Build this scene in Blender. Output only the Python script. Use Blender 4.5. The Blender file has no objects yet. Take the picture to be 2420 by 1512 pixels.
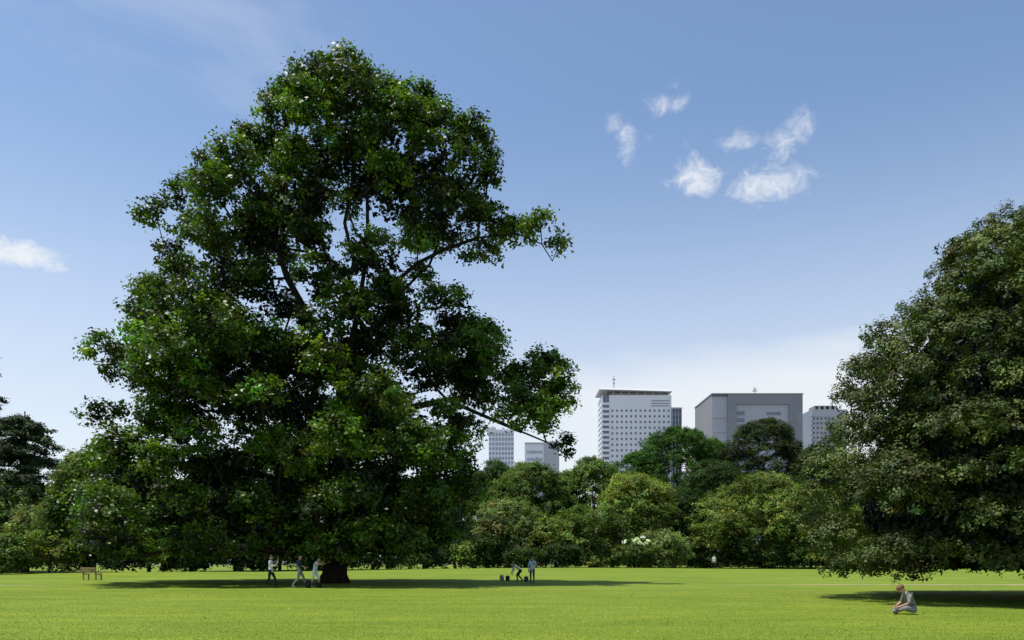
import bpy, math, random
import numpy as np
from mathutils import Vector, Matrix
rng = np.random.default_rng(7); random.seed(7)
scene = bpy.context.scene
scene.view_settings.view_transform = 'Standard'
scene.view_settings.look = 'None'
scene.view_settings.exposure = 0

# ------------------------------------------------------------ helpers
def link(o, parent=None):
    scene.collection.objects.link(o)
    if parent: o.parent = parent
    return o
def empty(name, loc=(0,0,0), rz=0):
    e = bpy.data.objects.new(name, None); e.location = loc; e.rotation_euler = (0,0,rz)
    e.empty_display_size = 0.2
    return link(e)
def nrm(a): return a/np.maximum(np.linalg.norm(a,axis=-1,keepdims=True),1e-9)

def mat_simple(name, col, rough=0.8, noise=0.0, nscale=5.0, spec=0.3, bump=0.0, metallic=0.0):
    m = bpy.data.materials.new(name); m.use_nodes = True
    nt = m.node_tree; b = nt.nodes['Principled BSDF']
    b.inputs['Roughness'].default_value = rough
    b.inputs['Specular IOR Level'].default_value = spec
    b.inputs['Metallic'].default_value = metallic
    tc = nt.nodes.new('ShaderNodeTexCoord')
    n = nt.nodes.new('ShaderNodeTexNoise'); n.inputs['Scale'].default_value = nscale; n.inputs['Detail'].default_value = 5
    nt.links.new(tc.outputs['Object'], n.inputs['Vector'])
    r = nt.nodes.new('ShaderNodeValToRGB')
    c = np.array(col)
    r.color_ramp.elements[0].position = 0.3; r.color_ramp.elements[1].position = 0.7
    r.color_ramp.elements[0].color = (*(c*(1-noise)), 1)
    r.color_ramp.elements[1].color = (*np.minimum(c*(1+noise),1), 1)
    nt.links.new(n.outputs['Fac'], r.inputs['Fac']); nt.links.new(r.outputs['Color'], b.inputs['Base Color'])
    if bump:
        bp = nt.nodes.new('ShaderNodeBump'); bp.inputs['Strength'].default_value = bump; bp.inputs['Distance'].default_value=0.05
        nt.links.new(n.outputs['Fac'], bp.inputs['Height']); nt.links.new(bp.outputs['Normal'], b.inputs['Normal'])
    return m

def mat_leaf(name, transl=0.35, rough=0.45, spec=0.35, tcol=(1.5,1.9,0.45)):
    m = bpy.data.materials.new(name); m.use_nodes = True
    nt = m.node_tree; b = nt.nodes['Principled BSDF']; out = nt.nodes['Material Output']
    at = nt.nodes.new('ShaderNodeAttribute'); at.attribute_name = 'Col'
    nt.links.new(at.outputs['Color'], b.inputs['Base Color'])
    b.inputs['Roughness'].default_value = rough; b.inputs['Specular IOR Level'].default_value = spec
    mul = nt.nodes.new('ShaderNodeVectorMath'); mul.operation='MULTIPLY'; mul.inputs[1].default_value = tcol
    nt.links.new(at.outputs['Color'], mul.inputs[0])
    t = nt.nodes.new('ShaderNodeBsdfTranslucent'); nt.links.new(mul.outputs[0], t.inputs['Color'])
    mx = nt.nodes.new('ShaderNodeMixShader'); mx.inputs['Fac'].default_value = transl
    nt.links.new(b.outputs[0], mx.inputs[1]); nt.links.new(t.outputs[0], mx.inputs[2]); nt.links.new(mx.outputs[0], out.inputs['Surface'])
    return m

def mesh_from_arrays(name, V, nper, mat, parent=None, col=None):
    me = bpy.data.meshes.new(name); nv = len(V); nf = nv//nper
    me.vertices.add(nv); me.vertices.foreach_set('co', V.astype(np.float32).ravel())
    me.loops.add(nv); me.loops.foreach_set('vertex_index', np.arange(nv, dtype=np.int32))
    me.polygons.add(nf); me.polygons.foreach_set('loop_start', np.arange(nf, dtype=np.int32)*nper)
    if col is not None:
        a = me.color_attributes.new('Col','FLOAT_COLOR','POINT')
        c4 = np.ones((nv,4),np.float32); c4[:,:3] = np.repeat(col, nper, axis=0); a.data.foreach_set('color', c4.ravel())
    me.update(calc_edges=True); me.materials.append(mat)
    return link(bpy.data.objects.new(name, me), parent)

def leaf_mesh(name, C, N, S, col, mat, parent=None, asp=0.62):
    N = nrm(N); T = nrm(np.cross(N, rng.normal(size=N.shape))); B = np.cross(N, T); S = S[:,None]
    V = np.stack([C-T*S, C+B*S*asp+N*S*0.18, C+T*S, C-B*S*asp+N*S*0.18], axis=1).reshape(-1,3)
    return mesh_from_arrays(name, V, 4, mat, parent, col)

class MB:
    def __init__(s): s.v=[]; s.f=[]; s.m=[]
    def add(s, v, f, m=0):
        o=len(s.v); s.v += [tuple(p) for p in v]; s.f += [tuple(i+o for i in q) for q in f]
        s.m += (m if isinstance(m,(list,)) else [m]*len(f))
    def box(s, x0,x1,y0,y1,z0,z1, m=0):
        s.add([(x0,y0,z0),(x1,y0,z0),(x1,y1,z0),(x0,y1,z0),(x0,y0,z1),(x1,y0,z1),(x1,y1,z1),(x0,y1,z1)],
              [(0,3,2,1),(4,5,6,7),(0,1,5,4),(1,2,6,5),(2,3,7,6),(3,0,4,7)], m)
    def tube(s, pts, rad, n=8, m=0, cap=True):
        pts=[Vector(p) for p in pts]; vs=[]; prev=None
        for i,p in enumerate(pts):
            d=(pts[min(i+1,len(pts)-1)]-pts[max(i-1,0)]).normalized()
            if prev is None: a=d.orthogonal().normalized()
            else:
                a=(prev-d*prev.dot(d)); a = a.normalized() if a.length>1e-6 else d.orthogonal().normalized()
            prev=a; b=d.cross(a)
            for k in range(n):
                t=2*math.pi*k/n; vs.append(p+(a*math.cos(t)+b*math.sin(t))*rad[i])
        fs=[]
        for i in range(len(pts)-1):
            for k in range(n):
                fs.append((i*n+k,i*n+(k+1)%n,(i+1)*n+(k+1)%n,(i+1)*n+k))
        if cap:
            fs.append(tuple(reversed(range(n)))); fs.append(tuple((len(pts)-1)*n+k for k in range(n)))
        s.add(vs,fs,m)
    def ell(s, c, r, m=0, seg=12, rings=8, fn=None, M=None):
        vs=[];fs=[]
        for i in range(rings+1):
            th=math.pi*i/rings
            for k in range(seg):
                ph=2*math.pi*k/seg
                d=Vector((math.sin(th)*math.cos(ph),math.sin(th)*math.sin(ph),math.cos(th)))
                p=Vector((d.x*r[0],d.y*r[1],d.z*r[2]))
                if fn: p=fn(p,d)
                if M: p=M@p
                vs.append(p+Vector(c))
        for i in range(rings):
            for k in range(seg):
                fs.append((i*seg+k,(i+1)*seg+k,(i+1)*seg+(k+1)%seg,i*seg+(k+1)%seg))
        s.add(vs,fs,m)
    def build(s, name, mats, parent=None, smooth=False):
        me=bpy.data.meshes.new(name); me.from_pydata(s.v,[],s.f)
        for m in mats: me.materials.append(m)
        me.polygons.foreach_set('material_index', s.m)
        if smooth: me.polygons.foreach_set('use_smooth',[True]*len(s.f))
        me.update(); return link(bpy.data.objects.new(name,me),parent)

# ------------------------------------------------------------ camera
cam = bpy.data.cameras.new('camera'); co = bpy.data.objects.new('camera', cam); scene.collection.objects.link(co)
co.location=(0,0,1.6); co.rotation_euler=(math.radians(90),0,0)
cam.lens=28; cam.sensor_width=36; cam.shift_y=0.232; cam.clip_end=8000; cam.clip_start=0.1
scene.camera=co

# ------------------------------------------------------------ sun + sky
S = Vector((-0.32,-0.02,0.93)).normalized()
el = math.asin(S.z); rot = math.atan2(S.x,S.y)
sl = bpy.data.lights.new('sun','SUN'); sl.energy=5.0; sl.angle=math.radians(0.5); sl.color=(1.0,0.955,0.87)
so = bpy.data.objects.new('sun', sl); scene.collection.objects.link(so)
so.rotation_euler = S.to_track_quat('Z','Y').to_euler(); so.location=(-40,20,90)

w = bpy.data.worlds.new('World'); scene.world=w; w.use_nodes=True
nt=w.node_tree; N=nt.nodes; Lk=nt.links
bg=N['Background']; bg.inputs['Strength'].default_value=0.13
sky=N.new('ShaderNodeTexSky'); sky.sky_type='NISHITA'; sky.sun_disc=False
sky.sun_elevation=el; sky.sun_rotation=rot; sky.air_density=1.0; sky.dust_density=0.6; sky.ozone_density=1.6
hs=N.new('ShaderNodeHueSaturation'); hs.inputs['Saturation'].default_value=1.02; hs.inputs['Value'].default_value=1.28
Lk.new(sky.outputs[0],hs.inputs['Color'])
def mth(op,a,b=None,c=None,clamp=False):
    n=N.new('ShaderNodeMath'); n.operation=op; n.use_clamp=clamp
    for i,x in enumerate((a,b,c)):
        if x is None: continue
        if isinstance(x,(int,float)): n.inputs[i].default_value=x
        else: Lk.new(x,n.inputs[i])
    return n.outputs[0]
tc=N.new('ShaderNodeTexCoord'); sp=N.new('ShaderNodeSeparateXYZ'); Lk.new(tc.outputs['Generated'],sp.inputs[0])
az=mth('MULTIPLY',mth('ARCTAN2',sp.outputs[0],sp.outputs[1]),57.2958)
ele=mth('MULTIPLY',mth('ARCSINE',sp.outputs[2]),57.2958)
cmb=N.new('ShaderNodeCombineXYZ'); Lk.new(az,cmb.inputs[0]); Lk.new(ele,cmb.inputs[1])
def noise(scale,detail,rough,sx=1,sy=1,off=0.0,dist=0.0):
    mp=N.new('ShaderNodeMapping'); mp.inputs['Scale'].default_value=(sx,sy,1); mp.inputs['Location'].default_value=(off,off*.7,off)
    Lk.new(cmb.outputs[0],mp.inputs[0]); n=N.new('ShaderNodeTexNoise'); n.inputs['Scale'].default_value=scale
    n.inputs['Detail'].default_value=detail; n.inputs['Roughness'].default_value=rough; n.inputs['Distortion'].default_value=dist
    Lk.new(mp.outputs[0],n.inputs['Vector']); return n.outputs['Fac']
n1=noise(0.95,9,0.68,0.8,1.0,3.1,0.6)
puffs=[(7.4,28.4,0.8,0.6,.7),(8.2,27.2,0.7,1.3,.85),(11.0,29.2,1.5,0.6,.8),(11.5,30.1,.5,.6,.5),(13.0,24.9,1.8,1.0,1.1),(12.6,25.7,.9,.9,.75),(17.9,24.0,2.5,1.05,1.1),(17.0,25.4,.6,.9,.55),(18.7,26.2,1.4,0.9,.85),(19.9,26.9,0.9,1.0,.85),(18.9,25.3,.7,1.2,.65),
       (15.9,26.7,1.3,0.6,.85),(9.8,27.4,.6,.3,.45),(12.4,26.9,.6,.35,.5),(15.4,25.3,.9,.35,.55),(20.0,24.4,.5,1.3,.5),(-31.9,18.0,2.3,0.8,1.4),(-30.2,17.6,1.4,0.4,1.0)]
tot=None
for (a,e,sa,se,st) in puffs:
    dx=mth('DIVIDE',mth('SUBTRACT',az,a),sa); dy=mth('DIVIDE',mth('SUBTRACT',ele,e),se)
    d2=mth('ADD',mth('MULTIPLY',dx,dx),mth('MULTIPLY',dy,dy))
    g=mth('MULTIPLY',mth('EXPONENT',mth('MULTIPLY',d2,-0.55)),st)
    tot = g if tot is None else mth('MAXIMUM',tot,g)
def sstep(x,a,b):
    n=N.new('ShaderNodeMapRange'); n.interpolation_type='SMOOTHSTEP'; n.inputs['From Min'].default_value=a; n.inputs['From Max'].default_value=b
    Lk.new(x,n.inputs['Value']); return n.outputs['Result']
puff=mth('MULTIPLY_ADD',mth('SUBTRACT',n1,0.5),2.6,mth('MULTIPLY',tot,1.2))
puff=mth('MULTIPLY',mth('MULTIPLY',sstep(puff,0.25,1.95),sstep(tot,0.02,0.8)),1.0)
n2=noise(0.11,5,0.5,0.35,1.6,8.0,0.3)
edge=mth('ADD',ele,mth('MULTIPLY',mth('SUBTRACT',n2,0.5),8.0))
veil=mth('MULTIPLY',mth('MULTIPLY',sstep(edge,18.5,11.0),sstep(mth('ADD',az,mth('MULTIPLY',mth('SUBTRACT',n2,0.5),12)),-18.0,10.0)),0.96)
veil2=mth('MULTIPLY',sstep(ele,30.0,0.0),0.76)
n3=noise(0.10,5,0.55,0.7,1.6,31.0,0.5)
wisp=mth('MULTIPLY',mth('MULTIPLY',sstep(n3,0.45,0.75),0.22),mth('MULTIPLY',sstep(ele,24.0,32.0),sstep(az,-8.0,-16.0)))
allc=mth('MAXIMUM',mth('MAXIMUM',puff,veil),mth('ADD',wisp,veil2))
mix=N.new('ShaderNodeMix'); mix.data_type='RGBA'; mix.inputs[7].default_value=(6.6,6.85,7.2,1)
Lk.new(allc,mix.inputs[0]); Lk.new(hs.outputs[0],mix.inputs[6]); Lk.new(mix.outputs[2],bg.inputs['Color'])

# ------------------------------------------------------------ ground
def gh(x,y):
    h = 0.40*np.exp(-((x-8)/26)**2-((y-92)/13)**2)+0.22*np.exp(-((x-45)/20)**2-((y-84)/11)**2)+0.25*np.exp(-((x+30)/18)**2-((y-74)/8)**2)
    h = h*np.clip((y-54)/10,0,1)
    return h
xs=np.unique(np.concatenate([np.linspace(-4000,-120,14),np.arange(-120,120.1,1.5),np.linspace(120,4000,14)]))
ys=np.unique(np.concatenate([np.linspace(-400,0,6),np.arange(0,140.1,1.25),np.linspace(140,5000,16)]))
X,Y=np.meshgrid(xs,ys); Z=gh(X,Y); nx=len(xs); ny=len(ys)
gv=np.stack([X,Y,Z],-1).reshape(-1,3)
idx=np.arange(nx*ny).reshape(ny,nx)
gf=np.stack([idx[:-1,:-1],idx[:-1,1:],idx[1:,1:],idx[1:,:-1]],-1).reshape(-1,4)
me=bpy.data.meshes.new('ground'); me.from_pydata(gv.tolist(),[],gf.tolist())
me.polygons.foreach_set('use_smooth',[True]*len(gf)); ground=link(bpy.data.objects.new('ground',me))
m=bpy.data.materials.new('lawn'); m.use_nodes=True; t=m.node_tree; b=t.nodes['Principled BSDF']
b.inputs['Roughness'].default_value=0.9; b.inputs['Specular IOR Level'].default_value=0.1
tcc=t.nodes.new('ShaderNodeTexCoord')
def gn(scale,det,sx=1,sy=1):
    mp=t.nodes.new('ShaderNodeMapping'); mp.inputs['Scale'].default_value=(sx,sy,1); t.links.new(tcc.outputs['Object'],mp.inputs[0])
    n=t.nodes.new('ShaderNodeTexNoise'); n.inputs['Scale'].default_value=scale; n.inputs['Detail'].default_value=det; n.inputs['Roughness'].default_value=.65
    t.links.new(mp.outputs[0],n.inputs['Vector']); return n.outputs['Fac']
def ramp(f,p0,c0,p1,c1):
    r=t.nodes.new('ShaderNodeValToRGB'); r.color_ramp.elements[0].position=p0; r.color_ramp.elements[1].position=p1
    r.color_ramp.elements[0].color=(*c0,1); r.color_ramp.elements[1].color=(*c1,1); t.links.new(f,r.inputs[0]); return r.outputs[0]
big=ramp(gn(0.12,4),0.3,(0.142,0.208,0.022),0.7,(0.202,0.258,0.034))
fine=ramp(gn(9,6),0.25,(0.72,0.75,0.68),0.75,(1.22,1.2,1.18))
mid=ramp(gn(1.3,4,.35,1),0.3,(0.80,0.86,0.86),0.72,(1.15,1.08,1.0))
mid2=ramp(gn(0.5,5,.2,1.2),0.35,(0.84,0.89,0.9),0.65,(1.10,1.06,1.0))
def mul(a,bb):
    n=t.nodes.new('ShaderNodeVectorMath'); n.operation='MULTIPLY'; t.links.new(a,n.inputs[0]); t.links.new(bb,n.inputs[1]); return n.outputs[0]
lawn=mul(mul(mul(big,fine),mid),mid2)
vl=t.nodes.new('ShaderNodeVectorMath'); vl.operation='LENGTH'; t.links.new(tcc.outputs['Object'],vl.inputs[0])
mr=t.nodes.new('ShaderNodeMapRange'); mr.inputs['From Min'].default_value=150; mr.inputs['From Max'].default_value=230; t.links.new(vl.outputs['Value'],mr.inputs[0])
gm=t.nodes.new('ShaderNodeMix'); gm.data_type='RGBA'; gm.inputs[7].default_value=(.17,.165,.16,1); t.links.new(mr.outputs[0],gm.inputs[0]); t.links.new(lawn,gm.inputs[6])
t.links.new(gm.outputs[2],b.inputs['Base Color'])
bp=t.nodes.new('ShaderNodeBump'); bp.inputs['Strength'].default_value=0.4; bp.inputs['Distance'].default_value=0.03
t.links.new(gn(14,5),bp.inputs['Height']); t.links.new(bp.outputs[0],b.inputs['Normal'])
ground.data.materials.append(m)

# worn earth path, in two stretches
mp_=mat_simple('path_earth',(0.27,0.25,0.11),0.95,0.3,1.2)
def path(x0,x1,name):
    pv=[];pf=[]
    px=np.arange(x0,x1+.1,1.0)
    for i,x in enumerate(px):
        yc=46.3+0.6*math.sin(x*0.06)+0.2*math.sin(x*.41); wd=0.30+0.22*math.sin(x*0.37+1)+0.12*math.sin(x*1.1)
        if x>16: wd+=0.7*min((x-16)/10,1)
        if x<-26: wd+=.4
        wd=max(.06,wd)*min(1,.12+min(x-x0,x1-x)/8)
        pv+=[(x,yc-wd,0.006),(x,yc+wd,0.006)]
        if i: pf.append((2*i-2,2*i,2*i+1,2*i-1))
    me=bpy.data.meshes.new(name); me.from_pydata(pv,[],pf); me.materials.append(mp_); link(bpy.data.objects.new(name,me))
path(8,95,'path'); path(-95,-25,'path')

n=110000
gy=13+26*rng.random(n)**1.5; gx=(rng.random(n)*2-1)*gy*0.72
ang=rng.random(n)*6.283; hh=0.010+0.016*rng.random(n); wv=np.stack([np.cos(ang),np.sin(ang),0*ang],1)*0.008
base=np.stack([gx,gy,np.zeros(n)],1); tip=base+np.stack([rng.normal(0,.012,n),rng.normal(0,.012,n),hh],1)
V=np.stack([base-wv,base+wv,tip],1).reshape(-1,3)
gc=np.array([0.170,0.235,0.028])*(0.8+0.45*rng.random((n,1)))
mgrass=mat_leaf('grass_blade',0.4,0.8,0.1,(1.2,1.15,.8))
mesh_from_arrays('grass',V,3,mgrass,None,gc)
n=150
fy=15+45*rng.random(n); fx=(rng.random(n)*2-1)*fy*.66
C=np.stack([fx,fy,np.full(n,.03)],1); Nn=np.tile([0,0,1.],(n,1))+rng.normal(0,.3,(n,3))
fc=np.where(rng.random((n,1))<.6,np.array([[.5,.42,.2]]),np.array([[.2,.14,.06]]))
leaf_mesh('fallen_leaves',C,Nn,.03+.03*rng.random(n),fc,mgrass)

# ------------------------------------------------------------ foliage generator
def foliage(lobes, rc, per, cover, leaf, base, cvar=0.25, squash=0.8, lvar=0.25, inner=0.5, csq=0.6, up=0.7, tints=None, hemi=False, outn=0.6, zmin=-1.0, nrnd=.5, soft=False):
    CC=[];OW=[];TI=[]
    for i,(c,r) in enumerate(lobes):
        r3=np.array(r if hasattr(r,'__len__') else (r,r,r*squash)); rm=float(np.mean(r3))
        nc=max(4,int(cover*4*rm*rm/(rc*rc)))
        d=nrm(rng.normal(size=(nc,3)))
        if hemi: d[:,2]=np.abs(d[:,2])*0.9-0.25*rng.random(nc)*1.6; d=nrm(d)
        if zmin>-1: d[:,2]=np.where(d[:,2]<zmin,-d[:,2],d[:,2])
        k=inner+(1-inner)*rng.random((nc,1))**0.5
        k*= (1+rng.normal(0,.09 if soft else .07,(nc,1)))
        CC.append(np.array(c)+d*r3*k); OW.append(d)
        tb=np.array(base if tints is None else tints[i])
        dark=0.36+0.70*np.clip((k-inner)/(1-inner),0,1)   # inner clusters tinted darker: crown-interior shade painted into leaf colour
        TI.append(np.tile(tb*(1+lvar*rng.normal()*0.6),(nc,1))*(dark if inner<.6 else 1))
    CC=np.concatenate(CC);OW=np.concatenate(OW);TI=np.concatenate(TI)
    nc=len(CC); TI=TI*(1+cvar*rng.normal(size=(nc,1))*.6); TI[:,0]*=(1+.18*rng.normal(size=nc))
    TI=np.clip(TI,0.006,.4)
    ii=np.repeat(np.arange(nc),per); n=len(ii)
    sz=(0.8+0.5*rng.random((nc,1))[ii])
    if soft: dd=rng.normal(size=(n,3))*0.52*rc*sz
    else: dd=nrm(rng.normal(size=(n,3)))*(rng.random((n,1))**0.45)*rc*sz
    dd[:,2]*=csq
    P=CC[ii]+dd
    NN=np.array([0,0,up])+OW[ii]*outn+rng.normal(size=(n,3))*nrnd
    S=leaf*(0.65+0.7*rng.random(n))*0.5
    col=TI[ii]*(0.75+0.5*rng.random((n,1)))
    return P,NN,S,col,CC

def build_wood(mb, limbs, lobes, rbase, mat=0, rmin=0.03, expn=0.5, twigs=None):
    nodes=[];par=[];wt=[]
    def key(p):
        for i,q in enumerate(nodes):
            if (Vector(q)-Vector(p)).length<0.05: return i
        return None
    for L in limbs:
        prev=None
        for p in L:
            k=key(p)
            if k is None:
                nodes.append(tuple(p)); par.append(prev if prev is not None else -1); wt.append(0.3); k=len(nodes)-1
            prev=k
    lob=sorted(lobes,key=lambda l:(Vector(l[0])-Vector((nodes[0][0],nodes[0][1],l[0][2]*0.6))).length)
    for c,r in lob:
        rr=float(np.mean(r)); c=Vector(c); best=None;bd=1e9
        for i,q in enumerate(nodes):
            q=Vector(q); d=(c-q).length; 
            if q.z>c.z-0.2: d*=1.5+0.4*(q.z-c.z+.2)
            if i==0: d*=3
            if d<bd: bd=d;best=i
        q=Vector(nodes[best]); prev=best; k=max(1,int((c-q).length/1.2))
        for j in range(1,k+1):
            tt=j/k; p=q.lerp(c,tt); s=min((c-q).length,4)
            if j<k: p+=Vector((random.gauss(0,.07),random.gauss(0,.07),random.gauss(0,.05)-0.10*math.sin(tt*math.pi)))*s
            nodes.append(tuple(p)); par.append(prev); wt.append(0.0); prev=len(nodes)-1
        wt[prev]+=rr*rr
    tw=list(wt)
    order=list(range(len(nodes)))[::-1]
    for i in order:
        if par[i]>=0: tw[par[i]]+=tw[i]
    R=[max(rmin,rbase*(x/tw[0])**expn) for x in tw]
    for i,p in enumerate(par):
        if p<0: continue
        r0=min(R[p],R[i]*1.25)
        mb.tube([nodes[p],nodes[i]],[r0,R[i]],n=9 if R[i]>.12 else 5,m=mat,cap=False)
        if R[i]>.1: mb.ell(nodes[i],(R[i],)*3,mat,8,6)
    if twigs is not None:
        NA=np.array(nodes)
        for c in twigs:
            d=NA-c; k=int(np.argmin((d**2).sum(1))); mid=(NA[k]+c)/2+rng.normal(0,.08,3)
            mb.tube([NA[k],mid,c],[.04,.025,.01],n=4,m=mat,cap=False)
    return nodes,R

bark=mat_simple('bark',(0.022,0.019,0.016),0.95,0.35,6,0.1,0.6)
leafA=mat_leaf('leaf_broad',0.27,0.42,0.32,(1.9,2.0,0.5))
leafB=mat_leaf('leaf_evergreen',0.12,0.55,0.22,(1.4,1.5,.5))
leafC=mat_leaf('leaf_distant',0.26,0.7,0.15)

# ------------------------------------------------------------ the great tulip tree
U=37.6
spec=[(45,1160,80,0),(-30,1145,80,0),(130,1140,78,0),(200,1118,62,0),(-100,1093,70,0),(240,1062,75,0),(325,1062,58,0),(350,985,50,0),
(60,1070,90,1),(-30,1035,82,1),(-140,1025,72,0),(-200,1038,46,0),(160,1025,88,1),(-280,972,50,0),(-355,915,44,0),(-250,898,62,0),
(-310,818,60,0),(-385,755,50,0),(-170,928,76,1),(290,948,76,1),(340,878,62,0),(420,843,54,0),(485,812,44,0),(525,768,28,0),(340,768,48,0),
(250,848,66,1),(210,768,48,1),(150,908,80,1),(-70,898,70,1),(-150,818,80,1),(-230,758,80,1),(-310,678,80,1),(-430,688,58,0),(-480,628,56,0),
(-485,538,56,0),(-375,588,80,1),(-260,608,82,2),(-160,690,60,1),(-35,778,52,1),(110,738,62,1),(-190,548,88,2),(-300,498,84,2),(-450,458,56,0),
(-360,388,74,1),(-230,428,88,2),(-100,538,76,2),(-90,408,88,2),(60,608,76,1),(150,638,80,1),(270,628,62,1),(345,588,56,0),(210,528,86,1),
(300,520,74,1),(375,520,66,0),(320,460,66,0),(430,478,66,0),(505,518,64,0),(537,438,56,0),(500,368,58,0),(546,333,34,0),(410,368,42,0),(450,420,56,0),(90,408,92,3),(30,328,82,3),(170,318,82,3),
(270,388,56,1),(275,288,76,1),(-50,288,84,2),(-190,308,84,2),(-310,268,84,2),(-430,298,76,1),(-525,288,58,0),(-560,208,52,0),(-480,188,78,1),
(-370,168,80,2),(-250,188,82,2),(-130,188,76,2),(110,208,82,2),(230,198,80,1),(310,208,52,0),(-505,108,58,1),(-390,98,58,2),(-280,98,58,2),(-180,100,55,2),(210,113,58,2),(120,105,50,2),(290,110,45,0),(-575,110,40,0),
(60,470,75,2),(0,690,52,1),(-330,480,60,1),(0,560,70,2),(60,830,48,1),(-440,390,56,0),(60,980,70,1),(-60,960,70,1),(230,960,60,1),(-220,850,60,1),
(-450,90,45,2),(-340,80,45,2),(-60,130,50,2),(60,140,50,2),(-20,195,60,3),(60,215,60,3),(-500,380,46,0),(-100,130,55,4),(-40,115,46,4),(10,100,42,4),(50,105,46,4),(130,115,50,4),(190,100,45,4),(-150,90,40,4),(95,82,38,4),(-75,80,36,4),(-20,80,30,4),(40,75,30,4),
(-370,470,66,1),(-400,850,44,0)]
lobes=[];core=[]
for dx,h,r,f in spec:
    X0,Z0,R0=dx/U,h/U,r/U
    if f>=1 and R0>1.3: core.append(((X0,random.uniform(-2,2),Z0),(R0*.85,2.6,R0*.8)))
    if f==0:
        n_=2 if r>48 else 1
        for _ in range(n_):
            s=1.0 if n_==1 else .82
            lobes.append(((X0+random.uniform(-.4,.4)*(n_-1),random.uniform(-2.2,2.2),Z0+random.uniform(-.4,.4)*(n_-1)),R0*s))
    elif f==1:
        lobes.append(((X0,random.uniform(-5,-2.2),Z0-.2),R0*random.uniform(.62,.9))); lobes.append(((X0+random.uniform(-1,1),random.uniform(2.5,5),Z0),R0*.9))
    elif f==2:
        if abs(dx)>90 or h>170: lobes.append(((X0+random.uniform(-.5,.5),random.uniform(-7.8,-4.0),Z0-.4),R0*random.uniform(.55,.9)))
        lobes.append(((X0+random.uniform(-1,1),random.uniform(4.5,8),Z0),R0)); lobes.append(((X0+random.uniform(-1,1),random.uniform(0,2.5),Z0),R0))
    elif f==3:
        lobes.append(((X0+1.2,-7.5,Z0-.8),R0*.82)); lobes.append(((X0,random.uniform(4,7),Z0),R0)); lobes.append(((X0,0,Z0),R0))
    else: lobes.append(((X0,-4.2+random.uniform(-1,1),Z0-.2),R0))
def P(dx,h,y=0): return (dx/U,y,h/U)
limbs=[[P(0,-10),P(2,60),P(5,150),P(15,300),P(20,480)],
 [P(20,480),P(-40,600,-1),P(-95,700,-1.5),P(-130,800,-1),P(-150,900,0),P(-120,1000,0)],
 [P(20,480),P(10,620,.4),P(45,760,.2),P(25,850,0),P(50,960,-.4),P(60,1060,0)],
 [P(20,480),P(60,620,-.8),P(85,780,-.8),P(78,960,0),P(120,1080,0)],
 [P(60,620,-.8),P(130,680,-1),P(200,740,-1),P(260,780,-.5),P(340,815,0),P(430,825,0),P(490,800,0),P(515,760,0)],
 [P(15,300),P(130,400,-.5),P(270,425,-1),P(350,390,-1),P(440,352,-1),P(500,330,-.5)],
 [P(15,300),P(-100,400,-1.5),P(-250,480,-1),P(-400,560,0)],
 [P(5,150),P(-150,250,2),P(-330,290,2),P(-480,280,0)],
 [P(5,150),P(100,220,3),P(180,260,4)]]
tt=empty('tulip_tree',(-11.16,50,0))
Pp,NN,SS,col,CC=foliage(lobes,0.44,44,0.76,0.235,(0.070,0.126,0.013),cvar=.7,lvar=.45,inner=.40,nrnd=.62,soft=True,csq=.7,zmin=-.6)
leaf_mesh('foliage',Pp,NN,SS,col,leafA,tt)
Pc,Nc,Sc,cc_,_=foliage(core,0.6,22,0.6,0.36,(0.012,0.022,0.006),cvar=.2,lvar=.1,inner=.1,nrnd=.9,soft=True)  # near-black leaf tint stands in for deep shade inside the crown
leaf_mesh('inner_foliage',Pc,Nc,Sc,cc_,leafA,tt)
print('tulip leaves',len(Pp),len(Pc))
mb=MB(); nodes,R=build_wood(mb,limbs,lobes,0.78,0,0.03,0.55,twigs=CC[rng.choice(len(CC),1500,replace=False)])
for k in range(9):
    a=k*0.7; mb.tube([(0,0,.9),(math.cos(a)*.65,math.sin(a)*.65,.35),(math.cos(a)*1.0,math.sin(a)*1.0,-.1)],[.42,.26,.10],n=7,m=0)
mb.build('trunk_and_limbs',[bark],tt,True)

# ------------------------------------------------------------ domed evergreen, right
prof=[(14.9,0.5),(14.4,1.7),(13.5,3.3),(12.5,4.8),(11.5,5.7),(10.2,6.7),(9.1,7.3),(7.6,7.9),(6.7,8.2),(5.4,8.9),(3.8,9.2),(2.2,8.9),(1.3,7.8)]
pz=np.array([p[0] for p in prof])[::-1]; pr=np.array([p[1] for p in prof])[::-1]
et=empty('evergreen_tree',(20.9,30.3,0))
lb=[];tints=[]
pts=[];tries=0
while len(pts)<260 and tries<40000:
    tries+=1
    z=random.uniform(1.2,14.6)
    if random.random()>np.interp(z,pz,pr)/8.6: continue
    a=random.uniform(0,2*math.pi); r=np.interp(z,pz,pr)
    p=Vector((r*math.cos(a),r*math.sin(a)*.92,z))
    if all((p-q).length>random.uniform(1.0,1.7) for q in pts): pts.append(p)
for p in pts:
    q=p.copy(); out=Vector((p.x,p.y,0)).normalized(); s=random.uniform(.75,1.35)
    q-=out*(s*.8+random.choice([random.uniform(-.45,0),random.uniform(.3,1.1)]))
    if p.z<2.4: q.z-=0.6*random.random()
    tb=np.array([0.086,0.115,0.025])*random.uniform(.6,1.2)
    lb.append((tuple(q),(s,s,s*.78))); tints.append(tb)
    for _ in range(4):
        v=Vector((random.gauss(0,1),random.gauss(0,1),random.uniform(-.2,1))).normalized()
        if v.dot(out)<-.2: continue
        s2=s*random.uniform(.30,.5); lb.append(((q.x+v.x*s*.85,q.y+v.y*s*.85,q.z+v.z*s*.65),(s2,s2,s2*.8))); tints.append(tb*random.uniform(.9,1.35))
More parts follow.
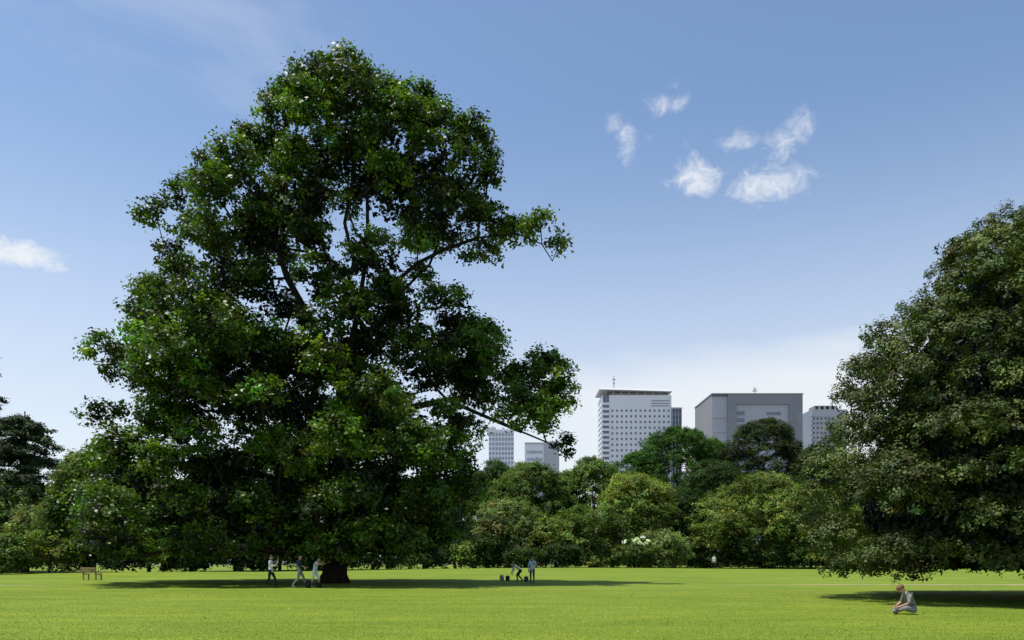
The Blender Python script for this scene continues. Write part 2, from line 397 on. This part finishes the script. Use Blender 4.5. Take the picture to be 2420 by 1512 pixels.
P1,N1,S1,c1,CC1=foliage(lb,0.22,20,0.72,0.115,None,cvar=.35,inner=.88,tints=tints,lvar=.1,up=.65,outn=1.1,csq=.85,zmin=-.25,nrnd=.42,soft=False)
print('evergreen leaves',len(P1),len(pts))
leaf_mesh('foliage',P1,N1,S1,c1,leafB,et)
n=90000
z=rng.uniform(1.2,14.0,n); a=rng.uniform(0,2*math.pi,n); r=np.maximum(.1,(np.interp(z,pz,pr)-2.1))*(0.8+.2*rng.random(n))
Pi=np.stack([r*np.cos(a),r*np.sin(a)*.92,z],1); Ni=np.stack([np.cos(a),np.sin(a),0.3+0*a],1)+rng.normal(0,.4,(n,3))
leaf_mesh('inner_foliage',Pi,Ni,np.full(n,.14),np.tile([0.010,0.016,0.006],(n,1)),leafB,et)  # dark leaf tint paints shade into the hollows between clumps
mb=MB(); tl=[((random.uniform(-4,4),random.uniform(-4,4),random.uniform(6,11)),1.5) for _ in range(14)]
build_wood(mb,[[(0,0,-.2),(0.1,0,2),(0,.1,4),(0,0,7),(0,0,10)]],tl,.55,0,.05); mb.build('trunk_and_limbs',[bark],et,True)

# ------------------------------------------------------------ distant trees
OL=(0.150,0.190,0.042); DG=(0.042,0.074,0.017); MG=(0.088,0.130,0.027); LG=(0.180,0.220,0.075); RG=(0.056,0.128,0.022); GG=(0.048,0.066,0.025)
trees=[(-3.1,130,17,5,DG),(2.6,120,15.8,6.4,MG),(12.6,125,16.9,6,MG),(17.7,115,13.7,5.5,OL),(35.2,170,29.0,9.5,RG),(27,172,24,7,RG),(52.2,165,29.8,8.6,GG),
(47.5,188,29.4,5,RG),(57.4,150,22.5,5,GG),(35.7,140,18.2,7,DG),(37,118,13.7,7.2,OL),(42,112,11.2,6,OL),(29.3,115,9.6,5.2,OL),(-.6,108,9.2,4.8,LG),(4.5,106,6.5,3.5,OL),
(24,118,12,4.5,DG),(19.3,104,5.0,3.6,LG),(-6.9,108,6,3.6,LG),(-12.5,112,6.6,4,OL),(11.1,110,9.0,5.8,MG),(50,120,10,6,MG),(59,122,6,5,OL),(66,124,6.5,5,OL),(74,124,8,6,MG),(82,124,9,6,MG),(92,125,12,7,MG),
(-52.4,84,9.6,4.8,LG),(-46.5,80,6.8,3.4,LG),(-60,92,11.5,6,MG),(-70,92,12,6,MG),(-80,95,13,7,OL),(-41,78,12.2,3.8,MG),(-37.4,82,11.2,4.3,DG),(-35,87,10,5,DG),(-32,92,11,5,DG),(-28,96,12,5.5,DG),
(-24,102,12,6,DG),(-18,103,13,6,DG),(-12,108,12,5,DG),(-8,112,12,4.8,MG),(7,128,15,5,DG),(22,128,14,6,DG),(64,150,18,6,MG),(76,150,20,8,MG),(90,155,20,8,DG),(45,130,14,6,DG),(-90,100,14,7,MG),(104,130,14,8,MG)]
for k in range(50):
    x=-46+k*2.8+random.uniform(-1,1)
    y=np.interp(x,[-60,-45,-25,-10,5,15,24,100],[70,72,86,100,103,106,112,114])+random.uniform(-1,3)
    trees.append((x,y,random.uniform(1.6,5.0),random.uniform(1.5,2.8),random.choice([OL,MG,DG,DG]) if x>-12 or x<-42 else DG))
dl=[];dt=[];wood=MB()
for (x,y,H,Rr,tint) in trees:
    g=float(gh(x,y)); tint=np.array(tint)*random.uniform(.82,1.15)
    rl=min(1.6,max(.6,Rr*0.28)); lowz=H*0.12 if H>6 else H*.1
    if H>22: lowz=8
    area=2*math.pi*Rr*(H-lowz)*0.9
    nl=int(area/(rl*rl*1.25))
    mid=lowz+(H-lowz)*0.45
    for _ in range(nl):
        a=random.uniform(0,2*math.pi)
        if math.sin(a)>.35 and random.random()<.6: continue
        th=math.acos(random.uniform(-.75,1)); sz=math.cos(th)
        lump=1+.15*math.sin(3*a+x)*math.sin(2.5*th+y)
        rr=Rr*math.sin(th)**.8*random.uniform(.70,1.02)*lump-rl*.35
        z=mid+(H-rl*.6-mid)*sz if sz>0 else mid+(mid-lowz)*sz*1.3
        if rr<0: rr=0
        dl.append(((x+rr*math.cos(a),y+rr*math.sin(a),g+z),(rl*random.uniform(.55,1.3),)*2+(rl*random.uniform(.65,1.0),)))
        dt.append(tint*random.uniform(.65,1.3))
    if H>5:
        mid2=(x+random.uniform(-.5,.5),y,g+H*.35)
        wood.tube([(x,y,g-.1),mid2,(x,y,g+H*.75)],[.03*H*.6,.02*H*.7,.05],n=7)
        for _ in range(5):
            a=random.uniform(0,6.28); wood.tube([mid2,(x+math.cos(a)*Rr*.6,y+math.sin(a)*Rr*.6,g+H*random.uniform(.45,.8))],[.012*H,.04],n=5)
P2,N2,S2,c2,_=foliage(dl,0.50,22,0.56,0.32,None,cvar=.45,inner=.75,tints=dt,lvar=.15,csq=.75,outn=.9,zmin=-.45,nrnd=.55,soft=True)
print('distant leaves',len(P2))
dm=empty('distant_trees'); leaf_mesh('foliage',P2,N2,S2,c2,leafC,dm); wood.build('trunks',[bark],dm,True)

# white flowering shrub
wf=empty('flowering_shrub',(15.6,100,0)); l=[((random.uniform(-2.5,2.5),random.uniform(-1,1),random.uniform(.8,3.4)),random.uniform(.6,1.0)) for _ in range(26)]
a_=foliage(l,.4,30,.6,.28,(0.085,0.12,0.03),inner=.7,hemi=True); leaf_mesh('foliage',*a_[:4],leafC,wf)
l=[((random.uniform(-2.2,1.6),-1.0,3.6+random.uniform(-.35,.5)),.22) for _ in range(13)]
a_=foliage(l,.25,5,.5,.30,(0.75,0.75,0.7),cvar=.1,lvar=.05)
a_c=np.full_like(a_[3],.75); leaf_mesh('flowers',a_[0],a_[1],a_[2],a_c,leafC,wf)
mb=MB(); [mb.tube([(random.uniform(-.3,.3),0,-.1),(random.uniform(-2,2),random.uniform(-.6,.6),2.6)],[.07,.03],n=5) for _ in range(7)]; mb.build('stems',[bark],wf)

# ------------------------------------------------------------ cedar on the left
def cedar(name,x,y,H,Rm,seed):
    random.seed(seed); e=empty(name,(x,y,0)); lo=[]; mb=MB(); mb.tube([(0,0,-.2),(0.1,0,H*.5),(0,0,H)],[.45,.3,.06],n=9)
    z=H*.22
    while z<H:
        f=1-(z-H*.22)/(H*.78); L=Rm*(0.22+0.78*f**.8)
        for k in range(7):
            a=random.uniform(0,6.28); Lk_=L*random.uniform(.5,1.2); zz=z+random.uniform(-.8,.8); tip=Vector((math.cos(a)*Lk_,math.sin(a)*Lk_,zz-Lk_*.22+random.uniform(-.3,.3)))
            mb.tube([(0,0,zz-.3),tip*.5+Vector((0,0,zz*.5+.25)),tip],[.10,.07,.02],n=5)
            for q in (.3,.5,.72,.95):
                lo.append(((tip.x*q+random.uniform(-.3,.3),tip.y*q,zz-Lk_*.22*q+.1),(0.85,.85,.36)))
        z+=H*.06
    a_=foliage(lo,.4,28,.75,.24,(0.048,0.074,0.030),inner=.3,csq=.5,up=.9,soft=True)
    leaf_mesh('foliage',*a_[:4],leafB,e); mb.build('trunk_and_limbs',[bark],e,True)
cedar('cedar_tree',-52.6,86,17.4,8.2,3)
cedar('cedar_tree.001',-62.0,92,24.5,7.2,5)

# ------------------------------------------------------------ buildings
white=mat_simple('white_cladding',(0.78,0.79,0.80),0.7,0.04,.05)
grey=mat_simple('grey_cladding',(0.25,0.255,0.265),0.7,0.05,.05)
lgrey=mat_simple('pale_grey_cladding',(0.42,0.43,0.45),0.7,0.05,.05)
dark=mat_simple('dark_cladding',(0.10,0.12,0.15),0.5,0.1,.05)
glass=mat_simple('window_glass',(0.14,0.17,0.21),0.15,0.15,.3,.6)
pglass=mat_simple('pale_window_glass',(0.36,0.42,0.48),0.2,0.15,.3,.6)
metal=mat_simple('roof_metal',(0.35,0.36,0.37),0.5,0.05,1)
def facade(mb, x0,x1,z0,z1, nc, nr, y, wf=.45, hf=.45, m=0, proud=.5):
    cw=(x1-x0)/nc; rh=(z1-z0)/nr
    for i in range(nc+1):
        hw=cw*(1-wf)/2; a=x0+i*cw-hw; b_=x0+i*cw+hw
        mb.box(max(a,x0),min(b_,x1),y-proud,y,z0,z1,m)
    for j in range(nr+1):
        hw=rh*(1-hf)/2; a=z0+j*rh-hw; b_=z0+j*rh+hw
        mb.box(x0,x1,y-proud+.05,y-.01,max(a,z0+.01),min(b_,z1-.01),m)
e=empty('hotel_tower',(0,0,0)); mb=MB()
X0,X1,H=56.5,99.7,103.5
mb.box(X0,X1,500.0,522,0,H,2)
facade(mb,X0+5,X1,3,H-8,13,26,500,.42,.40,0,.6)
mb.box(X0+5,X1,499.4,500,H-8,H,0)
for i in range(3): mb.box(X0+5+26,X1-1,499.2,499.4,H-7+i*1.6,H-6.5+i*1.6,3)
for j in range(30):
    z=3+j*(H-6)/30; mb.box(X0-.4,X0+4.4,498.9,501,z,z+1.5,0); mb.box(X0-.3,X0,500,521,z,z+1.6,0)
mb.box(X0+4.4,X0+5,499.2,500,0,H,0); mb.box(X0,X0+.5,499.2,500,0,H,0)
mb.box(X1,X1+.4,500,522,0,H,0)
mb.box(X0+6,X1-3,503,520,H,H+2.2,4)
mb.add([(X0-2,497,H+3.2),(X1+.5,497,H+1.9),(X1+.5,524,H+1.9),(X0-2,524,H+3.2),(X0-1,497.5,H+4.1),(X1,497.5,H+2.9),(X1,523,H+2.9),(X0-1,523,H+4.1)],[(0,3,2,1),(4,5,6,7),(0,1,5,4),(1,2,6,5),(2,3,7,6),(3,0,4,7)],0)
for i in range(9): mb.box(X0+2+i*4.9,X0+2.4+i*4.9,499,499.4,H,H+2.6,4)
mb.tube([(64.6,505,H+3),(64.6,505,H+13.5)],[.35,.2],6,4); mb.box(63.6,65.6,504.6,505.4,H+10.5,H+11.3,4); mb.box(64.0,65.2,504.6,505.4,H+8,H+9,4)
mb.build('walls_windows_roof',[white,lgrey,glass,grey,metal],e)
e=empty('office_tower'); mb=MB(); mb.box(108,119.2,560,575,0,106,2)
for i in range(6): x=108+i*2.15; mb.box(x,x+.55,559.3,560,0,106,0)
for j in range(27): mb.box(108,119.2,559.5,559.9,j*4,j*4+1.0,1)
mb.box(107.8,119.4,559,575.3,106,107,0); mb.build('walls_windows_roof',[lgrey,dark,glass],e)
e=empty('office_block'); mb=MB(); xa,xb,H=112.6,163.6,93.5
mb.box(xa,xb,450,490,0,H,0)
mb.box(xa-.05,xa+9,449.5,450,0,H-1.2,1)
for j in range(20):
    if j%2==0: mb.box(xa+1,xa+8,449.3,449.5,8+j*4,8.25+j*4,0)
mb.box(xa+9,xb,448.2,450,H-5.6,H,0)
mb.box(xa+9,xa+13.5,448.2,450,0,H-5.6,0); mb.box(xb-7.4,xb,448.2,450,0,H-5.6,0)
mb.box(xa+13.5,xb-7.4,449.4,450,0,H-5.6,1)
for j in range(22):
    z=4+j*3.9
    if z>H-9: break
    mb.box(xa+14.3,xa+18.6,449.15,449.4,z,z+2.1,2)
    if j%3!=1: mb.box(xb-20,xb-12.0,449.15,449.4,z,z+1.7,2)
    if j%3!=2: mb.box(xa+22,xa+28,449.2,449.4,z+.3,z+1.1,0)
    mb.box(xb-6.4,xb-4.4,448.0,448.2,z,z+1.8,2)
mb.box(xa+12,xb-18,455,470,H,H+1.8,4); mb.tube([(xa+27,458,H),(xa+27,458,H+6.2)],[.3,.2],6,4); mb.box(xa+25.6,xa+28.4,457.8,458.2,H+3.6,H+4.1,4); mb.box(xa+26,xa+28,457.8,458.2,H+4.8,H+5.2,4)
mb.box(xa-.3,xb+.3,448,490.4,H,H+.6,0)
mb.build('walls_windows_roof',[grey,lgrey,glass,dark,metal],e)
e=empty('apartment_tower'); mb=MB(); mb.box(225.5,252,600,630,0,113,2); facade(mb,225.5,252,0,108,9,30,600,.55,.45,1,.8)
mb.box(225.2,252.2,599,600,108,113,1)
for i in range(5): mb.box(228+i*4,228.6+i*4,600,612,113,116,0)
mb.box(230,245,603,615,116,116.6,0); mb.build('walls_windows_roof',[grey,lgrey,glass],e)
e=empty('glass_tower'); mb=MB(); mb.box(-17.5,1.4,600,625,0,98,2)
facade(mb,-17.5,1.4,0,96,8,27,600,.7,.6,1,.5); mb.box(-17.8,-12,599,600,96,99.5,1); mb.box(-12,1.6,599.2,600,96,98,1)
mb.build('walls_windows_roof',[white,white,pglass],e)
e=empty('concrete_building'); mb=MB(); mb.box(8,29.4,500,525,0,73,0)
for j in range(15): mb.box(9,19,499.8,500,4+j*4.5,5.6+j*4.5,2)
mb.box(20,29.6,499.3,500,0,74.5,1); mb.box(8,19.9,499.5,500.5,73,73.8,1); mb.box(1.5,8,505,520,0,62,1); mb.build('walls_windows_roof',[white,lgrey,pglass],e)

# ------------------------------------------------------------ people
skin=mat_simple('skin',(0.45,0.27,0.19),0.55,.05,20)
def cloth(n,c,noise=.08,sc=15): return mat_simple(n,c,0.85,noise,sc,.15)
hairm=mat_simple('hair',(0.02,0.015,0.012),0.5,.2,30)
c_white=cloth('cloth_white',(.62,.62,.60)); c_black=cloth('cloth_black',(.02,.02,.022)); c_grey=cloth('cloth_grey',(.22,.22,.24)); c_blue=cloth('cloth_light_blue',(.35,.50,.62))
c_navy=cloth('cloth_navy',(.04,.05,.09)); c_pat=cloth('cloth_patterned',(.19,.19,.18),.9,22); c_shoe=cloth('shoe',(.06,.055,.05)); c_whitesh=cloth('shoe_white',(.5,.5,.5)); c_brown=cloth('cloth_brown',(.20,.12,.06))
base_J=dict(pelvis=(0,0,.93),spine=(0,0,1.10),chest=(0,0,1.30),neck=(0,-.005,1.45),skull=(0,.01,1.54),head=(0,.02,1.60),
 shL=(-.17,0,1.39),elL=(-.22,-.02,1.12),wrL=(-.22,.07,.88),haL=(-.22,.10,.80), shR=(.17,0,1.39),elR=(.22,-.02,1.12),wrR=(.22,.07,.88),haR=(.22,.10,.80),
 hiL=(-.09,0,.88),knL=(-.10,.02,.49),anL=(-.10,-.03,.09),toL=(-.11,.12,.035), hiR=(.09,0,.88),knR=(.10,.02,.49),anR=(.10,-.03,.09),toR=(.11,.12,.035))
rad=dict(pelvis=.135,spine=.125,chest=.145,neck=.058,skull=.06,shL=.075,elL=.047,wrL=.032,haL=.036,shR=.075,elR=.047,wrR=.032,haR=.036,
 hiL=.098,knL=.064,anL=.045,toL=.04,hiR=.098,knR=.064,anR=.045,toR=.04)
edges=[('pelvis','spine','torso'),('spine','chest','torso'),('chest','neck','collar'),('neck','skull','neck'),
 ('chest','shL','torso'),('shL','elL','uarm'),('elL','wrL','farm'),('wrL','haL','hand'),('chest','shR','torso'),('shR','elR','uarm'),('elR','wrR','farm'),('wrR','haR','hand'),
 ('pelvis','hiL','hips'),('hiL','knL','thigh'),('knL','anL','shin'),('anL','toL','foot'),('pelvis','hiR','hips'),('hiR','knR','thigh'),('knR','anR','shin'),('anR','toR','foot')]
def person(name, loc, yaw, scale, pose, mats, outfit, pitch=0.0, hat=False, longhair=False, headyaw=0):
    J=dict(base_J); J.update(pose); names=list(rad.keys()); ix={k:i for i,k in enumerate(names)}
    me=bpy.data.meshes.new('tmp'); me.from_pydata([J[k] for k in names],[(ix[a],ix[b]) for a,b,_ in edges],[])
    ob=bpy.data.objects.new('tmp',me); scene.collection.objects.link(ob)
    ob.modifiers.new('Skin','SKIN'); ss=ob.modifiers.new('Sub','SUBSURF'); ss.levels=2; ss.render_levels=2
    sv=me.skin_vertices[0].data
    for k in names:
        r=rad[k]; sv[ix[k]].radius=(r*1.12,r*.86) if k in('pelvis','spine','chest') else (r,r)
    sv[ix['pelvis']].use_root=True
    dg=bpy.context.evaluated_depsgraph_get(); dg.update(); ev=ob.evaluated_get(dg); m2=ev.to_mesh()
    vs=[v.co.copy() for v in m2.vertices]; fs=[tuple(p.vertices) for p in m2.polygons]; ev.to_mesh_clear()
    bpy.data.objects.remove(ob)
    seg=[(Vector(J[a]),Vector(J[b]),l,rad[a],rad[b]) for a,b,l in edges]
    mi=[]
    for f in fs:
        c=sum((vs[i] for i in f),Vector())/len(f); best=1e9;lab='torso'
        for a,b_,l,ra,rb in seg:
            ab=b_-a; t_=max(0,min(1,(c-a).dot(ab)/ab.length_squared)); d=(c-(a+ab*t_)).length-(ra+(rb-ra)*t_)
            if d<best: best=d;lab=l
        mi.append(outfit.get(lab,0))
    mb=MB(); mb.add(vs,fs,mi)
    M=Matrix.Rotation(headyaw,3,'Z')@Matrix.Rotation(-pitch,3,'X'); hc=Vector(J['head'])
    def face(p,d):
        if d.z<0: p.x*=1+0.28*d.z; p.y*=1+0.10*d.z
        if d.y>.8 and abs(d.x)<.25 and -.25<d.z<.15: p.y+=.018
        return p
    mb.ell(hc,(.078,.098,.118),0,16,12,face,M)
    for s in(-1,1):
        mb.ell(hc+M@Vector((s*.03,.086,.008)),(.010,.006,.006),5,6,4,None,M)
        mb.ell(hc+M@Vector((s*.079,-.005,-.01)),(.010,.02,.030),0,6,5,None,M)
    mb.ell(hc+M@Vector((0,.089,-.055)),(.022,.006,.006),6,6,4,None,M)
    def hairf(p,d):
        if d.y>.15 and d.z<.45: p=p*.80
        if d.z<-.25: p=p*(.70 if not longhair or d.y>-.1 else 1.0)
        return p
    mb.ell(hc+M@Vector((0,-.010,.012)),(.088,.106,.122),5,16,12,hairf,M)
    if longhair: mb.ell(hc+M@Vector((0,-.075,-.11)),(.07,.045,.13),5,10,8,None,M)
    if hat:
        mb.ell(hc+M@Vector((0,0,.05)),(.10,.12,.085),7,14,8,None,M); mb.ell(hc+M@Vector((0,.09,.045)),(.08,.09,.012),7,12,4,None,M)
    for sd in('L','R'):
        wv_=Vector(J['wr'+sd]); h=Vector(J['ha'+sd]); d=(h-wv_).normalized(); side=d.cross(Vector((0,1,0.01)));
        side=side.normalized() if side.length>.1 else Vector((1,0,0)); nn=d.cross(side).normalized()
        for k,(o,L) in enumerate([(-.028,.062),(-.010,.074),(.009,.070),(.027,.054)]):
            p0=h+side*o; p1=p0+d*(L*.55+.02)+nn*.004; p2=p1+d*L*.3+nn*.022; p3=p2+d*L*.08+nn*.022
            mb.tube([p0,p1,p2,p3],[.0095,.009,.008,.006],6,0)
        q=wv_.lerp(h,.5)+side*-.03; mb.tube([q,q-side*.028+d*.02,q-side*.036+d*.05+nn*.01,q-side*.03+d*.068+nn*.016],[.013,.011,.010,.007],6,0)
    o=mb.build(name,mats,None,True); o.location=loc; o.rotation_euler=(0,0,yaw); o.scale=(scale,)*3
    return o
lip=mat_simple('lip',(.35,.13,.11),.5,.05,20)
def M_(top,bot,shoe,hat=c_brown): return [skin,top,bot,shoe,skin,hairm,lip,hat]
OUT_long=dict(torso=1,collar=1,neck=0,uarm=1,farm=1,hand=0,hips=2,thigh=2,shin=2,foot=3)
OUT_short=dict(torso=1,collar=1,neck=0,uarm=1,farm=0,hand=0,hips=2,thigh=2,shin=2,foot=3)
OUT_shorts=dict(torso=1,collar=1,neck=0,uarm=0,farm=0,hand=0,hips=2,thigh=2,shin=0,foot=3)
def stride(f=.26,b=-.30):
    return dict(hiL=(-.09,.01,.88),knL=(-.10,.20,.50),anL=(-.10,f,.09),toL=(-.10,f+.15,.06),
                hiR=(.09,-.01,.88),knR=(.10,-.06,.48),anR=(.10,b,.16),toR=(.10,b+.13,.035),pelvis=(0,0,.91))
R90=math.radians(90)
person('person',(-12.66,41.8,0),-R90,1.0,{**stride(.20,-.24),'elR':(.24,.02,1.14),'wrR':(.16,.24,1.20),'haR':(.13,.31,1.24),'elL':(-.24,.0,1.14),'wrL':(-.14,.22,1.16),'haL':(-.10,.29,1.20)},
       M_(c_white,c_black,c_shoe),OUT_long,pitch=.3)
person('person.001',(-11.25,42.2,0),-R90+.15,1.02,{**stride(.32,-.36),'elR':(.24,-.12,1.14),'wrR':(.24,.04,.95),'haR':(.24,.08,.88),'elL':(-.24,.08,1.13),'wrL':(-.2,.27,1.06),'haL':(-.19,.34,1.06)},
       M_(c_navy,c_grey,c_whitesh),OUT_short)
person('person.002',(-10.45,42.2,0),-R90-.2,.97,{**stride(.18,-.22),'spine':(0,.03,1.08),'chest':(0,.10,1.27),'neck':(0,.17,1.41),'skull':(0,.20,1.49),'head':(0,.23,1.54),
       'shL':(-.17,.11,1.36),'shR':(.17,.11,1.36),'elR':(.25,.28,1.26),'wrR':(.15,.42,1.32),'haR':(.12,.47,1.36),'elL':(-.25,.26,1.24),'wrL':(-.14,.42,1.26),'haL':(-.10,.48,1.30)},
       M_(c_blue,c_white,c_whitesh),OUT_shorts,pitch=.35,longhair=True)
person('person.003',(.42,52.3,0),R90+.2,.98,{'pelvis':(0,-.14,.80),'spine':(0,.0,.93),'chest':(0,.20,1.04),'neck':(0,.33,1.13),'skull':(0,.38,1.17),'head':(0,.43,1.20),
       'shL':(-.17,.24,1.10),'shR':(.17,.24,1.10),'elL':(-.20,.34,.84),'wrL':(-.16,.42,.62),'haL':(-.15,.44,.55),'elR':(.20,.34,.84),'wrR':(.16,.44,.62),'haR':(.15,.47,.55),
       'hiL':(-.10,-.14,.76),'hiR':(.10,-.14,.76),'knL':(-.12,.14,.50),'knR':(.12,-.02,.44),'anL':(-.12,.08,.09),'anR':(.12,-.34,.12),'toL':(-.12,.22,.035),'toR':(.12,-.20,.035)},
       M_(c_white,c_black,c_shoe),OUT_long,pitch=.7)
person('person.004',(1.24,48.8,0),math.radians(170),.96,{'elL':(-.30,.10,1.18),'wrL':(-.12,.20,1.34),'haL':(-.07,.20,1.41),'elR':(.25,-.02,1.12)},
       M_(c_blue,c_navy,c_shoe),OUT_short,pitch=.2)
person('person.005',(25.0,98.5,float(gh(25.0,98.5))),math.radians(150),1.0,stride(.1,-.12),M_(c_white,c_black,c_shoe),OUT_short)
person('person.006',(11.35,22.5,0),R90-.1,1.0,{'pelvis':(0,0,.135),'spine':(0,.05,.30),'chest':(0,.14,.49),'neck':(0,.24,.61),'skull':(0,.30,.67),'head':(0,.345,.715),
       'shL':(-.18,.18,.55),'shR':(.18,.18,.55),'elL':(-.29,.24,.32),'wrL':(-.16,.42,.22),'haL':(-.10,.48,.20),'elR':(.29,.24,.32),'wrR':(.16,.42,.22),'haR':(.10,.48,.20),
       'hiL':(-.10,.03,.13),'hiR':(.10,.03,.13),'knL':(-.38,.36,.20),'knR':(.38,.36,.20),'anL':(.06,.46,.07),'anR':(-.08,.56,.07),'toL':(.20,.44,.05),'toR':(-.22,.54,.05)},
       M_(c_pat,c_grey,c_shoe,c_brown),OUT_short,pitch=.65,hat=True)
def bag(name,loc,rz,s,mat):
    mb=MB()
    def bf(p,d):
        k=.35; return Vector((math.copysign(abs(d.x)**k,d.x)*.17,math.copysign(abs(d.y)**k,d.y)*.11,math.copysign(abs(d.z)**.5,d.z)*.23*(1-.1*d.z)))
    mb.ell((0,0,.23),(1,1,1),0,16,12,bf); mb.ell((0,-.12,.16),(.11,.05,.11),0,12,8)
    for x in(-.08,.08): mb.tube([(x,.10,.40),(x*1.1,.17,.30),(x*1.2,.16,.15),(x*1.2,.10,.06)],[.012]*4,6,0)
    mb.tube([(-.04,0,.45),(-.03,0,.50),(.03,0,.50),(.04,0,.45)],[.009]*4,6,0)
    o=mb.build(name,[mat],None,True); o.location=loc; o.rotation_euler=(0,0,rz); o.scale=(s,)*3
bag('backpack',(-10.75,42.0,0),.4,.9,c_black); bag('backpack.001',(-10.2,42.1,0),-.3,.7,c_black)
bag('backpack.002',(-.7,55,0),1.2,.9,c_grey); bag('backpack.003',(-.3,54.8,0),.2,.8,c_black); bag('backpack.004',(.95,53,0),-.5,.8,c_navy)

# ------------------------------------------------------------ park bench
wd=mat_simple('bench_wood',(0.30,0.20,0.11),.7,.2,8)
be=empty('park_bench',(-30.0,57,0),math.radians(155))
def bx(name,*a,mat=wd):
    mb=MB(); mb.box(*a,0); mb.build(name,[mat],be)
for i in range(4): bx('seat_slat',-.8,.8,-.22+i*.12,-.12+i*.12,.43,.46)
for i in range(3): bx('backrest_slat',-.8,.8,.30+i*.035,.33+i*.035,.54+i*.13,.64+i*.13)
k=1
for x in(-.65,.65):
    bx(f'leg_{k}',x-.04,x+.04,-.20,-.13,0,.43,mat=wd); bx(f'rear_leg_{k}',x-.04,x+.04,.22,.29,0,.53,mat=wd); bx(f'bearer_{k}',x-.04,x+.04,-.13,.22,.37,.43,mat=wd)
    mb=MB(); mb.tube([(x,.31,.48),(x,.40,.92)],[.035,.03],6); mb.build(f'back_post_{k}',[wd],be); k+=1
